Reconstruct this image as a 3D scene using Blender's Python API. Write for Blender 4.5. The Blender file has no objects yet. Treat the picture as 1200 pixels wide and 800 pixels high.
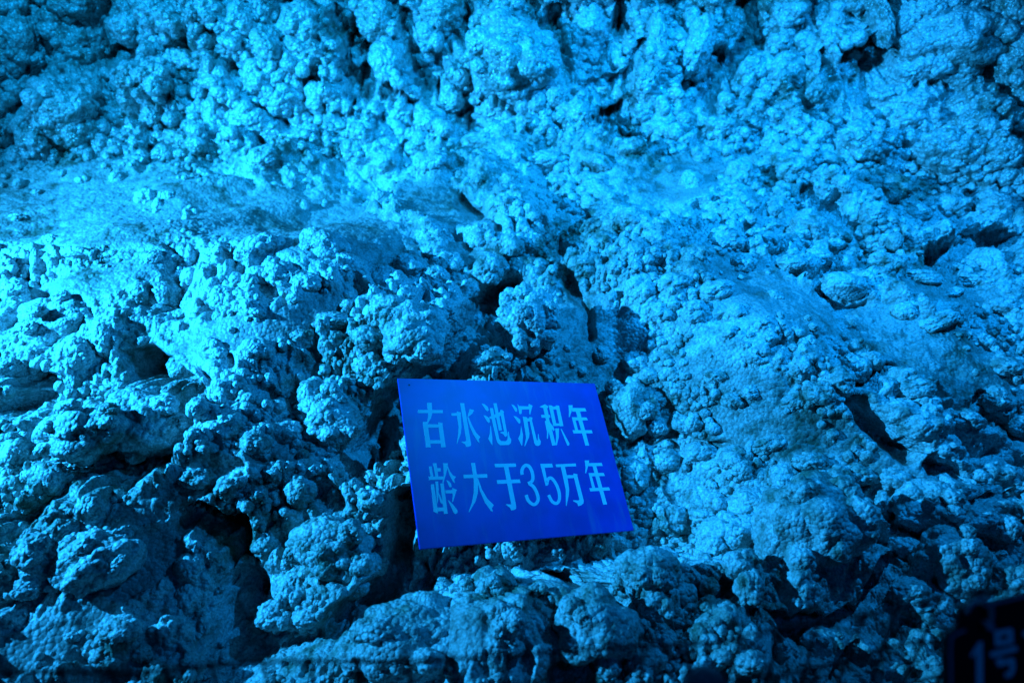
import bpy, bmesh, math, random
import numpy as np
from mathutils import Vector, Matrix
from mathutils.bvhtree import BVHTree

SC = bpy.context.scene
COL = SC.collection
R = math.radians
rng = np.random.default_rng(11)
random.seed(11)

# ------------------------------------------------------------------ camera
CAM = Vector((0.0, 0.0, 1.5))
PITCH = R(-30.0)
FPX = 850.0                                   # focal length in photo pixels (1200 wide)
cam_data = bpy.data.cameras.new('camera')
cam = bpy.data.objects.new('camera', cam_data)
COL.objects.link(cam)
cam.location = CAM
cam.rotation_euler = (math.pi / 2 + PITCH, 0, 0)
cam_data.sensor_width = 36.0
cam_data.lens = 36.0 * FPX / 1200.0
cam_data.clip_start = 0.02
cam_data.clip_end = 100.0
cam_data.dof.use_dof = True
cam_data.dof.focus_distance = 1.27
cam_data.dof.aperture_fstop = 2.8
SC.camera = cam
C_R = Vector((1, 0, 0))
C_F = Vector((0, math.cos(PITCH), math.sin(PITCH)))
C_U = Vector((0, -math.sin(PITCH), math.cos(PITCH)))


def ray(px, py):
    return (C_F + C_R * ((px - 600) / FPX) - C_U * ((py - 400) / FPX))


def at(px, py, depth):
    return CAM + ray(px, py) * depth


# ------------------------------------------------------------------ world, lamps, exposure
w = bpy.data.worlds.new('World')
SC.world = w
w.use_nodes = True
w.node_tree.nodes['Background'].inputs[0].default_value = (0.0, 0.25, 1.0, 1)
w.node_tree.nodes['Background'].inputs[1].default_value = 0.0015
SC.view_settings.view_transform = 'Standard'
SC.view_settings.look = 'None'
SC.view_settings.gamma = 1.0
SC.view_settings.exposure = 0.0


def spot(name, loc, target, power, color, size, angle, blend=0.6):
    d = bpy.data.lights.new(name, 'SPOT')
    d.energy = power
    d.color = color
    d.shadow_soft_size = size
    d.spot_size = R(angle)
    d.spot_blend = blend
    o = bpy.data.objects.new(name, d)
    COL.objects.link(o)
    o.location = loc
    o.rotation_euler = (Vector(target) - Vector(loc)).to_track_quat('-Z', 'Y').to_euler()
    return o


# coloured flood lamps of the show cave, outside the picture on either side and overhead, plus added fill
spot('flood_lamp_left', (-1.95, 0.82, 1.62), (-0.45, 1.45, 0.82), 1000, (0.012, 0.365, 1.0), 0.014, 72, 1.0)
spot('flood_lamp_right', (0.95, 1.18, 2.15), (0.42, 1.60, 0.85), 205, (0.002, 0.29, 1.0), 0.016, 86, 1.0)
spot('flood_lamp_wall', (-0.90, 1.32, 2.25), (-0.85, 2.15, 1.45), 122, (0.003, 0.37, 1.0), 0.016, 88, 1.0)  # second wall lamp, added to brighten the dark left end of the wall
spot('flood_lamp_wall', (0.25, 1.36, 2.25), (0.20, 2.15, 1.35), 92, (0.002, 0.345, 1.0), 0.016, 92, 1.0)
spot('added_fill_lamp', (0.70, -0.35, 2.35), (0.25, 1.0, 0.75), 8.5, (0.001, 0.20, 1.0), 0.03, 120, 1.0)  # added fill from behind the viewer, lifts the number sign and lower rocks

SC.cycles.max_bounces = 5
SC.cycles.diffuse_bounces = 1
SC.cycles.glossy_bounces = 2


# ------------------------------------------------------------------ numpy noise
def hash2(i, j, seed):
    i = i.astype(np.int64) & 0xFFFF
    j = j.astype(np.int64) & 0xFFFF
    n = (i * 374761393 + j * 668265263 + seed * 974634777) & 0xFFFFFFFF
    n = ((n ^ (n >> 13)) * 1274126177) & 0xFFFFFFFF
    n = n ^ (n >> 16)
    return (n & 0xFFFFFF).astype(np.float32) / float(0xFFFFFF)


def vnoise(u, v, seed):
    iu = np.floor(u)
    iv = np.floor(v)
    fu = (u - iu).astype(np.float32)
    fv = (v - iv).astype(np.float32)
    fu = fu * fu * (3 - 2 * fu)
    fv = fv * fv * (3 - 2 * fv)
    a = hash2(iu, iv, seed)
    b = hash2(iu + 1, iv, seed)
    c = hash2(iu, iv + 1, seed)
    d = hash2(iu + 1, iv + 1, seed)
    return (a + (b - a) * fu) * (1 - fv) + (c + (d - c) * fu) * fv - 0.5


def fbm(u, v, seed, octaves=4, gain=0.5):
    s = 0
    a = 1.0
    for k in range(octaves):
        s = s + a * vnoise(u + 17.3 * k, v - 9.1 * k, seed + k)
        u = u * 2.03
        v = v * 2.03
        a *= gain
    return s


def domes(u, v, cell, seed, r0, r1, keep=1.0):
    """Heights of a packed layer of round knobs of about the given cell size."""
    cu = u / cell
    cv = v / cell
    iu = np.floor(cu)
    iv = np.floor(cv)
    best = np.zeros(u.shape, np.float32)
    for dj in (-1, 0, 1):
        for di in (-1, 0, 1):
            a = iu + di
            b = iv + dj
            px = a + hash2(a, b, seed)
            py = b + hash2(a, b, seed + 1)
            rr = (r0 + (r1 - r0) * hash2(a, b, seed + 2))
            if keep < 1:
                rr = rr * (hash2(a, b, seed + 3) < keep)
            d2 = (cu - px) ** 2 + (cv - py) ** 2
            np.maximum(best, np.sqrt(np.maximum(rr * rr - d2, 0)).astype(np.float32), out=best)
    return best * cell


def smooth(a, b, x):
    t = np.clip((x - a) / (b - a), 0, 1)
    return t * t * (3 - 2 * t)


# ------------------------------------------------------------------ materials
def mat(name):
    m = bpy.data.materials.new(name)
    m.use_nodes = True
    return m, m.node_tree.nodes, m.node_tree.links, m.node_tree.nodes['Principled BSDF']


def rock_material(name, crystal=0.0, tint=(1, 1, 1)):
    m, N, L, B = mat(name)
    tc = N.new('ShaderNodeTexCoord')
    geo = N.new('ShaderNodeNewGeometry')
    n1 = N.new('ShaderNodeTexNoise'); n1.inputs['Scale'].default_value = 5.0; n1.inputs['Detail'].default_value = 6
    n2 = N.new('ShaderNodeTexNoise'); n2.inputs['Scale'].default_value = 38.0; n2.inputs['Detail'].default_value = 5
    n3 = N.new('ShaderNodeTexNoise'); n3.inputs['Scale'].default_value = 260.0; n3.inputs['Detail'].default_value = 4
    vo = N.new('ShaderNodeTexVoronoi'); vo.inputs['Scale'].default_value = 150.0 - 50 * crystal
    for n in (n1, n2, n3, vo):
        L.new(geo.outputs['Position'], n.inputs['Vector'])
    # stain colour over pale calcite
    cr = N.new('ShaderNodeValToRGB')
    e = cr.color_ramp.elements
    e[0].position = 0.40; e[0].color = (0.10 * tint[0], 0.115 * tint[1], 0.075 * tint[2], 1)
    e[1].position = 0.60; e[1].color = (0.56 * tint[0], 0.52 * tint[1], 0.50 * tint[2], 1)
    mx = N.new('ShaderNodeMath'); mx.operation = 'MULTIPLY_ADD'
    L.new(n2.outputs['Fac'], mx.inputs[0]); mx.inputs[1].default_value = 0.55
    ma = N.new('ShaderNodeMath'); ma.operation = 'MULTIPLY'; ma.inputs[1].default_value = 0.55
    L.new(n1.outputs['Fac'], ma.inputs[0])
    L.new(ma.outputs[0], mx.inputs[2])
    L.new(mx.outputs[0], cr.inputs['Fac'])
    # grain speckle
    cr2 = N.new('ShaderNodeValToRGB')
    cr2.color_ramp.elements[0].position = 0.34; cr2.color_ramp.elements[0].color = (0.58, 0.58, 0.55, 1)
    cr2.color_ramp.elements[1].position = 0.65; cr2.color_ramp.elements[1].color = (1.15, 1.15, 1.15, 1)
    L.new(n3.outputs['Fac'], cr2.inputs['Fac'])
    mul = N.new('ShaderNodeMixRGB'); mul.blend_type = 'MULTIPLY'; mul.inputs[0].default_value = 1.0
    L.new(cr.outputs[0], mul.inputs[1]); L.new(cr2.outputs[0], mul.inputs[2])
    B.inputs['Roughness'].default_value = 0.62 - 0.34 * crystal
    B.inputs['Specular IOR Level'].default_value = 0.30 + 0.6 * crystal
    at_ = N.new('ShaderNodeAttribute'); at_.attribute_name = 'settled_dust'
    keep = N.new('ShaderNodeMath'); keep.operation = 'MULTIPLY_ADD'; keep.inputs[1].default_value = -0.35; keep.inputs[2].default_value = 1.0
    L.new(at_.outputs['Fac'], keep.inputs[0])
    dm = N.new('ShaderNodeMixRGB'); dm.blend_type = 'MULTIPLY'; dm.inputs[2].default_value = (0.60, 0.58, 0.56, 1)
    L.new(at_.outputs['Fac'], dm.inputs[0]); L.new(mul.outputs[0], dm.inputs[1]); L.new(dm.outputs[0], B.inputs['Base Color'])

    def scaled(sock, k):
        q = N.new('ShaderNodeMath'); q.operation = 'MULTIPLY'; q.inputs[1].default_value = k
        L.new(keep.outputs[0], q.inputs[0]); L.new(q.outputs[0], sock)

    # fine relief
    b1 = N.new('ShaderNodeBump'); b1.inputs['Strength'].default_value = 0.55; b1.inputs['Distance'].default_value = 0.004
    L.new(n2.outputs['Fac'], b1.inputs['Height'])
    b2 = N.new('ShaderNodeBump'); b2.inputs['Strength'].default_value = 0.45 - 0.2 * crystal; b2.inputs['Distance'].default_value = 0.004
    L.new(n3.outputs['Fac'], b2.inputs['Height']); L.new(b1.outputs[0], b2.inputs['Normal'])
    b3 = N.new('ShaderNodeBump'); b3.invert = True
    b3.inputs['Strength'].default_value = 0.45 + 0.35 * crystal; b3.inputs['Distance'].default_value = 0.007
    sq = N.new('ShaderNodeMath'); sq.operation = 'POWER'; sq.inputs[1].default_value = 2.0
    L.new(vo.outputs['Distance'], sq.inputs[0])
    L.new(sq.outputs[0], b3.inputs['Height']); L.new(b2.outputs[0], b3.inputs['Normal'])
    for b_ in (b1, b2, b3):
        scaled(b_.inputs['Strength'], b_.inputs['Strength'].default_value)
    L.new(b3.outputs[0], B.inputs['Normal'])
    return m


M_ROCK = rock_material('pale_calcite_rock', crystal=0.3)
M_WALL = rock_material('crystalline_calcite', crystal=1.0)


def plain(name, color, rough=0.5, spec=0.3, noise=0.0, scale=30, metal=0.0):
    m, N, L, B = mat(name)
    B.inputs['Roughness'].default_value = rough
    B.inputs['Specular IOR Level'].default_value = spec
    B.inputs['Metallic'].default_value = metal
    g = N.new('ShaderNodeNewGeometry')
    n = N.new('ShaderNodeTexNoise'); n.inputs['Scale'].default_value = scale; n.inputs['Detail'].default_value = 5
    L.new(g.outputs['Position'], n.inputs['Vector'])
    cr = N.new('ShaderNodeValToRGB')
    k = 1 - noise
    cr.color_ramp.elements[0].position = 0.35; cr.color_ramp.elements[0].color = (color[0] * k, color[1] * k, color[2] * k, 1)
    cr.color_ramp.elements[1].position = 0.65; cr.color_ramp.elements[1].color = (*color, 1)
    L.new(n.outputs['Fac'], cr.inputs['Fac'])
    L.new(cr.outputs[0], B.inputs['Base Color'])
    return m


M_BOARD = plain('blue_plaque_enamel', (0.003, 0.045, 0.48), 0.42, 0.35, 0.25, 22)
def add_scuffs(m):
    """Pale scuffs, dust streaks and a few dark nicks on the enamel."""
    N, L = m.node_tree.nodes, m.node_tree.links
    B = N['Principled BSDF']
    src = B.inputs['Base Color'].links[0].from_socket
    tc = N.new('ShaderNodeTexCoord')
    mp = N.new('ShaderNodeMapping'); mp.inputs['Scale'].default_value = (55, 9, 20); mp.inputs['Rotation'].default_value = (0, 0, 0.5)
    L.new(tc.outputs['Object'], mp.inputs['Vector'])
    n = N.new('ShaderNodeTexNoise'); n.inputs['Scale'].default_value = 1.0; n.inputs['Detail'].default_value = 7
    L.new(mp.outputs[0], n.inputs['Vector'])
    r = N.new('ShaderNodeValToRGB')
    r.color_ramp.elements[0].position = 0.56; r.color_ramp.elements[0].color = (0, 0, 0, 1)
    r.color_ramp.elements[1].position = 0.80; r.color_ramp.elements[1].color = (0.35, 0.35, 0.35, 1)
    L.new(n.outputs['Fac'], r.inputs['Fac'])
    v = N.new('ShaderNodeTexNoise'); v.inputs['Scale'].default_value = 240.0; v.inputs['Detail'].default_value = 2
    L.new(tc.outputs['Object'], v.inputs['Vector'])
    r2 = N.new('ShaderNodeValToRGB')
    r2.color_ramp.elements[0].position = 0.70; r2.color_ramp.elements[0].color = (0, 0, 0, 1)
    r2.color_ramp.elements[1].position = 0.78; r2.color_ramp.elements[1].color = (0.25, 0.25, 0.25, 1)
    L.new(v.outputs['Fac'], r2.inputs['Fac'])
    ad = N.new('ShaderNodeMath'); ad.operation = 'ADD'
    L.new(r.outputs[0], ad.inputs[0]); L.new(r2.outputs[0], ad.inputs[1])
    mx = N.new('ShaderNodeMixRGB'); mx.inputs[2].default_value = (0.22, 0.26, 0.42, 1)
    L.new(ad.outputs[0], mx.inputs[0]); L.new(src, mx.inputs[1])
    L.new(mx.outputs[0], B.inputs['Base Color'])


add_scuffs(M_BOARD)
M_EDGE = plain('plaque_edge_plastic', (0.20, 0.26, 0.55), 0.5, 0.3, 0.1)
M_LETTER = plain('white_letter_vinyl', (0.86, 0.87, 0.88), 0.55, 0.3, 0.06, 60)
M_PANEL = plain('black_sign_plastic', (0.006, 0.007, 0.010), 0.5, 0.3, 0.2)
M_RIM = plain('grey_rim_line', (0.30, 0.34, 0.40), 0.5, 0.3, 0.1)
M_WIRE = plain('dark_wire', (0.012, 0.014, 0.018), 0.5, 0.3, 0.2)
M_POST = plain('painted_post', (0.10, 0.12, 0.16), 0.5, 0.3, 0.2)
M_TIE = plain('pale_tie_wire', (0.30, 0.33, 0.38), 0.45, 0.4, 0.1)


def link(name, mesh, material, parent=None):
    o = bpy.data.objects.new(name, mesh)
    COL.objects.link(o)
    if material and not mesh.materials:
        mesh.materials.append(material)
    if parent:
        o.parent = parent
    return o


def tag(o, label, cat, group=None):
    o['label'] = label
    o['category'] = cat
    if group:
        o['group'] = group
    return o


def grid_mesh(name, P):
    """P: rows x cols x 3 float array -> smooth quad sheet, built fast."""
    r, c = P.shape[:2]
    me = bpy.data.meshes.new(name)
    idx = np.arange(r * c, dtype=np.int32).reshape(r, c)
    quads = np.stack([idx[:-1, :-1], idx[:-1, 1:], idx[1:, 1:], idx[1:, :-1]], -1).reshape(-1, 4)
    me.vertices.add(r * c)
    me.vertices.foreach_set('co', P.reshape(-1).astype(np.float32))
    me.loops.add(quads.size)
    me.loops.foreach_set('vertex_index', quads.reshape(-1))
    me.polygons.add(len(quads))
    me.polygons.foreach_set('loop_start', np.arange(0, quads.size, 4, dtype=np.int32))
    me.polygons.foreach_set('use_smooth', np.ones(len(quads), bool))
    me.update()
    me.validate()
    return me


# ------------------------------------------------------------------ plaque pose (needed by the rock it lies on)
PW = 0.40
_t = np.array([-0.4843, 0.1554, 3.0722]) * PW
_a = np.array([0.8872, 0.0481, 0.4585])
_b = np.array([0.1357, 0.6288, -0.3291])


def cam2world(v):
    return CAM + C_R * float(v[0]) - C_U * float(v[1]) + C_F * float(v[2])


PO = cam2world(_t)                                    # top left corner
PX_ = (cam2world(_t + _a) - PO).normalized()          # along the top edge
PYt = (cam2world(_t + _b) - PO)
PZ_ = PYt.cross(PX_).normalized()                     # out of the face, towards the viewer
PY_ = PX_.cross(PZ_).normalized()
if PY_.dot(PYt) < 0:
    PY_ = -PY_
PH = 0.7227 * PW
if PZ_.dot(CAM - PO) < 0:
    PZ_ = -PZ_


def plaque_uv(px, py):
    d = ray(px, py)
    s = (PO - CAM).dot(PZ_) / d.dot(PZ_)
    q = CAM + d * s - PO
    return q.dot(PX_), q.dot(PY_)


# ------------------------------------------------------------------ cave surface: profile x width
prof = np.array([(-0.70, .30), (-0.15, .38), (.28, .46), (.60, .55), (.80, .595), (.99, .655), (1.256, .77), (1.52, .84),
                 (1.80, .885), (1.98, .94), (2.11, 1.06), (2.20, 1.20), (2.26, 1.36), (2.27, 1.62), (2.15, 1.95), (1.8, 2.28), (1.1, 2.50), (0.0, 2.62)])


def catmull(P, n):
    out = []
    Q = np.vstack([2 * P[0] - P[1], P, 2 * P[-1] - P[-2]])
    for i in range(1, len(Q) - 2):
        t = np.linspace(0, 1, 40, endpoint=False)[:, None]
        p0, p1, p2, p3 = Q[i - 1:i + 3]
        out.append(0.5 * (2 * p1 + (p2 - p0) * t + (2 * p0 - 5 * p1 + 4 * p2 - p3) * t ** 2 + (3 * p1 - p0 - 3 * p2 + p3) * t ** 3))
    C = np.vstack(out + [P[-1:]])
    s = np.r_[0, np.cumsum(np.hypot(*np.diff(C, axis=0).T))]
    q = np.linspace(0, s[-1], n)
    return np.c_[np.interp(q, s, C[:, 0]), np.interp(q, s, C[:, 1])], q


FINE, FS = catmull(prof, 2000)
V_LOW = float(FS[np.argmin(np.abs(FINE[:, 0] - 0.42) + (FINE[:, 1] > 1) * 9)])
V_CRE = float(FS[np.argmin(np.abs(FINE[:, 0] - 1.97) + (FINE[:, 1] > 1.1) * 9)])
V_TOP = float(FS[np.argmin(np.abs(FINE[:, 1] - 1.58))])


_g = np.gradient(FINE, FS, axis=0)
_k = np.ones(61) / 61.0
_g = np.stack([np.convolve(np.pad(_g[:, i], 30, 'edge'), _k, 'valid') for i in (0, 1)], -1)
_g /= np.linalg.norm(_g, axis=1)[:, None]


def surface(vv, xs):
    """Undisplaced points and normals for arc lengths vv (rows) and unit widths xs (cols)."""
    Y = np.interp(vv, FS, FINE[:, 0])
    Z = np.interp(vv, FS, FINE[:, 1])
    nY = -np.interp(vv, FS, _g[:, 1])
    nZ = np.interp(vv, FS, _g[:, 0])
    half = 0.72 + 0.52 * np.clip(Y, 0.2, 2.2)
    X = half[:, None] * xs[None, :]
    wall = smooth(V_CRE - 0.35, V_CRE + 0.1, vv)[:, None]
    near = 0.42 * smooth(0.55, 1.6, X) + 0.10 * smooth(-0.7, -1.6, X) - 0.06 * np.exp(-((X + 0.1) / 0.35) ** 2)
    Yg = Y[:, None] - near * wall
    Zg = Z[:, None] + 0 * X
    P = np.stack([X, Yg, Zg], -1)
    Nn = np.stack([0 * X, nY[:, None] + 0 * X, nZ[:, None] + 0 * X], -1)
    return P, Nn


def project(P):
    d = P - np.array(CAM)
    cf, cu = np.array(C_F), np.array(C_U)
    dep = np.maximum(d @ cf, 0.05)
    return 600 + FPX * d[..., 0] / dep, 400 - FPX * (d @ cu) / dep, dep


# cracks between the rock masses: photo position of each, half width, depth factor
CREV = [
    ([(598, 352), (570, 372), (546, 400), (518, 440), (470, 482), (435, 510), (415, 540)], 14, 5.0),
    ([(455, 488), (432, 522)], 15, 4.6),
    ([(655, 290), (660, 325), (690, 352), (720, 372)], 5, 2.0),
    ([(540, 232), (565, 248), (582, 262)], 6, 2.0),
    ([(30, 20), (55, 75), (20, 95)], 7, 2.4), ([(55, 82), (100, 80), (155, 64)], 7, 2.2), ([(0, 175), (14, 165)], 5, 2.0),
    ([(125, 0), (122, 40), (135, 52)], 5, 2.0), ([(240, 35), (250, 60), (275, 90)], 5, 2.2), ([(335, 5), (330, 20)], 5, 2.0),
    ([(390, 20), (405, 50)], 6, 2.0), ([(425, 40), (433, 85), (428, 118)], 7, 2.3), ([(472, 20), (478, 60), (500, 110)], 6, 2.3),
    ([(542, 10), (535, 45), (510, 80), (500, 115)], 9, 2.2), ([(540, 130), (560, 145)], 6, 2.0), ([(648, 15), (655, 70), (662, 95)], 5, 2.1),
    ([(735, 0), (730, 35)], 6, 2.0), ([(752, 60), (735, 95), (690, 115)], 5, 2.1), ([(880, 5), (872, 55), (845, 85), (830, 118)], 9, 3.8),
    ([(1045, 0), (1045, 50), (1032, 88), (990, 112), (965, 78)], 8, 2.6), ([(1020, 95), (1042, 78)], 16, 4.4), ([(1055, 98), (1100, 96)], 5, 2.0),
    ([(955, 0), (952, 45)], 4, 2.0), ([(1012, 0), (1014, 40)], 4, 2.0), ([(1165, 70), (1160, 100), (1190, 118)], 6, 2.1),
    ([(360, 100), (368, 96)], 6, 2.0), ([(195, 110), (212, 138)], 4, 2.0), ([(305, 130), (330, 150)], 4, 2.0), ([(450, 145), (440, 160)], 4, 2.0),
    ([(950, 225), (970, 242), (985, 240)], 6, 2.2), ([(890, 260), (905, 218)], 4, 1.8), ([(820, 245), (828, 250)], 5, 2.0),
    ([(1105, 300), (1150, 293), (1210, 284)], 9, 5.0), ([(945, 330), (975, 312), (995, 288)], 4, 2.2), ([(900, 300), (912, 298)], 4, 2.0),
    ([(955, 345), (990, 360), (1020, 355)], 3.5, 1.8),
    ([(1040, 438), (1000, 466), (1020, 492), (1050, 520), (1068, 532)], 8, 3.0), ([(1143, 470), (1168, 498), (1195, 520)], 6, 2.2),
    ([(0, 490), (28, 470), (55, 460), (24, 446)], 10, 4.0), ([(172, 436), (212, 465), (198, 510), (160, 548), (110, 566)], 14, 4.6),
    ([(120, 560), (60, 596), (20, 620), (0, 640)], 9, 4.0), ([(0, 382), (22, 364), (42, 345)], 6, 2.0), ([(262, 302), (278, 314)], 6, 2.2),
    ([(306, 340), (322, 348), (335, 352)], 6, 2.2), ([(236, 358), (242, 368)], 6, 2.0), ([(190, 370), (205, 360)], 4, 1.8),
    ([(220, 612), (248, 622), (275, 630)], 10, 4.6), ([(262, 645), (285, 660)], 8, 2.0), ([(100, 655), (95, 660)], 8, 1.8),
    ([(285, 695), (275, 730), (295, 765)], 17, 1.8), ([(320, 750), (345, 756), (385, 748)], 10, 2.2),
    ([(474, 600), (470, 655), (452, 695), (400, 735), (385, 752)], 12, 4.0), ([(440, 505), (455, 535), (470, 560)], 9, 2.0),
    ([(372, 575), (388, 592)], 9, 2.0), ([(700, 668), (705, 700), (722, 728), (740, 745)], 13, 4.4),
    ([(640, 720), (622, 752), (605, 785)], 9, 2.2), ([(690, 775), (655, 795)], 10, 2.2),
    ([(905, 620), (902, 665), (906, 700), (880, 730)], 9, 2.4), ([(850, 690), (858, 715), (870, 728)], 9, 2.2), ([(1000, 590), (1022, 612), (1040, 645), (1055, 660)], 8, 2.3),
    ([(1042, 680), (1025, 715), (980, 735), (925, 738), (900, 735)], 10, 4.2), ([(1098, 548), (1122, 562)], 8, 2.3), ([(1108, 625), (1135, 640), (1165, 645)], 6, 2.0),
    ([(1150, 590), (1190, 592)], 5, 2.0), ([(150, 668), (110, 690), (60, 702), (0, 712)], 6, 2.0), ([(500, 690), (510, 660)], 9, 2.0),
     ([(835, 478), (850, 500), (872, 512)], 6, 2.0),
    ([(420, 340), (432, 348)], 5, 1.8), ([(490, 362), (496, 350)], 6, 2.0),
    ([(300, 455), (330, 470), (345, 462)], 4, 1.8), ([(265, 420), (268, 430)], 4, 1.8), ([(920, 400), (905, 415)], 4, 1.8), ([(640, 400), (612, 440)], 4, 2.0),
    ([(690, 300), (720, 320)], 4, 1.6), ([(590, 705), (615, 690)], 6, 2.0),
    ([(1070, 745), (1040, 720), (1020, 745)], 9, 2.2), ([(1000, 770), (985, 800)], 7, 2.0), ([(905, 755), (912, 785)], 8, 2.2),
]
# broad forms: photo centre, radii, tilt in degrees, height in metres
FORMS = [(300, 330, 260, 75, 8, 0.06), (900, 420, 260, 70, 28, 0.05), (560, 400, 35, 170, 38, -0.05), (470, 400, 60, 45, -20, 0.03),
         (170, 610, 170, 55, -25, 0.04), (700, 400, 60, 60, 20, 0.03), (960, 640, 90, 80, 0, 0.03), (390, 620, 80, 70, 0, 0.03)]
# settled dust and smooth flowstone: centre, radii, tilt in degrees
DUST = [(95, 240, 170, 50, -2), (330, 258, 150, 40, 8), (520, 240, 60, 22, 20), (300, 385, 110, 22, -16), (700, 395, 70, 55, 35),
        (905, 345, 95, 26, 28), (1090, 410, 110, 34, 28), (800, 205, 60, 24, -12), (900, 490, 80, 30, 30), (190, 590, 95, 22, -25), (60, 740, 90, 30, -20),
        (490, 735, 95, 40, 8), (690, 740, 50, 40, 40), (175, 660, 60, 30, -45), (860, 420, 70, 22, 30), (1010, 530, 90, 22, 30), (110, 330, 90, 20, -18), (1120, 340, 70, 16, 10),
        (790, 560, 30, 20, 30), (350, 520, 60, 20, -20), (560, 300, 50, 14, 12)]


def rock_height(U, V, P, Nn, wallm):
    """Height of the rock over the smooth profile."""
    wu = U + 0.03 * fbm(U * 7, V * 7, 21, 3)
    wv = V + 0.03 * fbm(U * 7 + 40, V * 7, 22, 3)
    # flow ridges fanning out from the middle of the slope
    du, dv = wu + 0.02, V_CRE + 0.15 - wv
    th = np.arctan2(du, np.maximum(dv, 0.05) + 0.25)
    rad = np.hypot(du, dv)
    fan = vnoise(th * 5.2, rad * 1.6 + 3, 31) + 0.5 * vnoise(th * 11, rad * 3.5, 32)
    h = 0.085 * fan * (1 - wallm) * smooth(0.1, 0.5, rad)
    h = h + 0.075 * fbm(wu * 2.4, wv * 2.8, 41, 3)
    # hanging curtains of the back wall
    col = smooth(V_CRE + 0.02, V_CRE + 0.22, V)
    h = h + wallm * 0.06 * vnoise(wu * 7.0, wv * 2.6, 51) + col * (1.0 * domes(wu, wv * 0.36, 0.125, 171, 0.50, 0.72) - 0.02)
    # the two broad lobes of the slope, the shelf behind them and the valley between
    qx, qy, _d = project(P + Nn * (h + 0.036)[..., None])
    for cx, cy, rx, ry, an, up in FORMS:
        c, s_ = math.cos(R(an)), math.sin(R(an))
        ex, ey = (qx - cx) * c + (qy - cy) * s_, -(qx - cx) * s_ + (qy - cy) * c
        h = h + up * np.exp(-(ex / rx) ** 2 - (ey / ry) ** 2)
    PXl, PYl, dep = project(P + Nn * (h + 0.036)[..., None])     # where the coarse relief carries each point
    dust = np.zeros(U.shape, np.float32)
    jx = PXl + 14 * fbm(U * 9, V * 9, 71, 3)
    jy = PYl + 12 * fbm(U * 9 + 9, V * 9, 72, 3)
    for cx, cy, rx, ry, an in DUST:
        c, s = math.cos(R(an)), math.sin(R(an))
        ex, ey = (jx - cx) * c + (jy - cy) * s, -(jx - cx) * s + (jy - cy) * c
        np.maximum(dust, (1 - smooth(0.75, 1.30, np.hypot(ex / rx, ey / ry))).astype(np.float32), out=dust)
    rough = smooth(-0.16, 0.14, fbm(wu * 4, wv * 4, 61, 3))
    knob = np.clip(0.35 + 0.65 * np.maximum(rough, wallm), 0, 1) * (1 - 0.9 * dust)
    big = domes(wu, wv, 0.13, 101, 0.45, 0.85)
    mid = domes(wu + 3, wv, 0.058, 111, 0.40, 0.80, 0.9)
    sm = domes(wu, wv + 5, 0.026, 121, 0.40, 0.80, 0.85)
    ti = domes(wu + 7, wv, 0.0125, 131, 0.40, 0.75, 0.8)
    h = h + 0.34 * big * (1 - 0.8 * dust) + knob * (0.62 * mid + (1.0 + 0.25 * wallm) * sm) + (0.35 + 0.75 * knob) * (1 - 0.6 * dust) * 1.1 * ti + 0.03 * dust
    h = h + 0.004 * fbm(wu * 45, wv * 45, 81, 3) * (1 - 0.7 * dust) + 0.0022 * fbm(U * 160, V * 160, 82, 2)
    # pits
    pit = domes(wu + 11, wv + 2, 0.06, 141, 0.12, 0.26, 0.22)
    h = h - 0.8 * pit * (1 - 0.7 * dust)
    # cracks
    kx = PXl + 9 * fbm(U * 14, V * 14, 91, 4)
    ky = PYl + 9 * fbm(U * 14 + 5, V * 14, 92, 4)
    cut = np.zeros(U.shape, np.float32)
    for pts, wpx, k in CREV:
        wpx = wpx * (1.35 if pts[0][1] > 130 else 1.6)
        xs = [p[0] for p in pts]
        ys = [p[1] for p in pts]
        mg = wpx * 4 + 12
        sel = np.where((kx > min(xs) - mg) & (kx < max(xs) + mg) & (ky > min(ys) - mg) & (ky < max(ys) + mg))
        if not len(sel[0]):
            continue
        qx, qy = kx[sel], ky[sel]
        d = np.full(qx.shape, 1e9)
        for (ax, ay), (bx, by) in zip(pts[:-1], pts[1:]):
            vx, vy = bx - ax, by - ay
            t = np.clip(((qx - ax) * vx + (qy - ay) * vy) / (vx * vx + vy * vy + 1e-6), 0, 1)
            d = np.minimum(d, np.hypot(qx - ax - t * vx, qy - ay - t * vy))
        amt = (1.45 if wpx < 12 else 1.05) * k * wpx * (dep[sel] / FPX) * (1 - smooth(wpx * 0.2, wpx * 1.7, d))
        cut[sel] = np.maximum(cut[sel], amt)
    # irregular gaps between the hanging curtains, and smaller ones between the knobs of the slope
    gap = vnoise(wu * 8.0 + 0.4 * fbm(U * 20, V * 20, 151, 2), wv * 2.6, 152)
    gw = (1 - smooth(0.010, 0.055, np.abs(gap))) * smooth(-0.05, 0.15, fbm(U * 5, V * 5, 153, 2)) * wallm
    gap = fbm(wu * 6.5, wv * 6.5, 161, 3)
    gf = (1 - smooth(0.006, 0.040, np.abs(gap))) * smooth(0.0, 0.16, fbm(U * 6 + 3, V * 6, 163, 2)) * (1 - wallm) * (1 - dust)
    cut = np.maximum(cut, 0.16 * gw + 0.010 * gf)
    cut = cut + 0.9 * pit * (1 - dust)
    return h, cut, dust


def box_blur(A, k):
    for ax in (0, 1):
        pad = [(0, 0), (0, 0)]
        pad[ax] = (k + 1, k)
        C = np.cumsum(np.pad(A, pad, 'edge'), axis=ax)
        n = A.shape[ax]
        hi = np.take(C, np.arange(2 * k + 1, 2 * k + 1 + n), axis=ax)
        lo = np.take(C, np.arange(0, n), axis=ax)
        A = (hi - lo) / (2 * k + 1)
    return A


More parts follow.
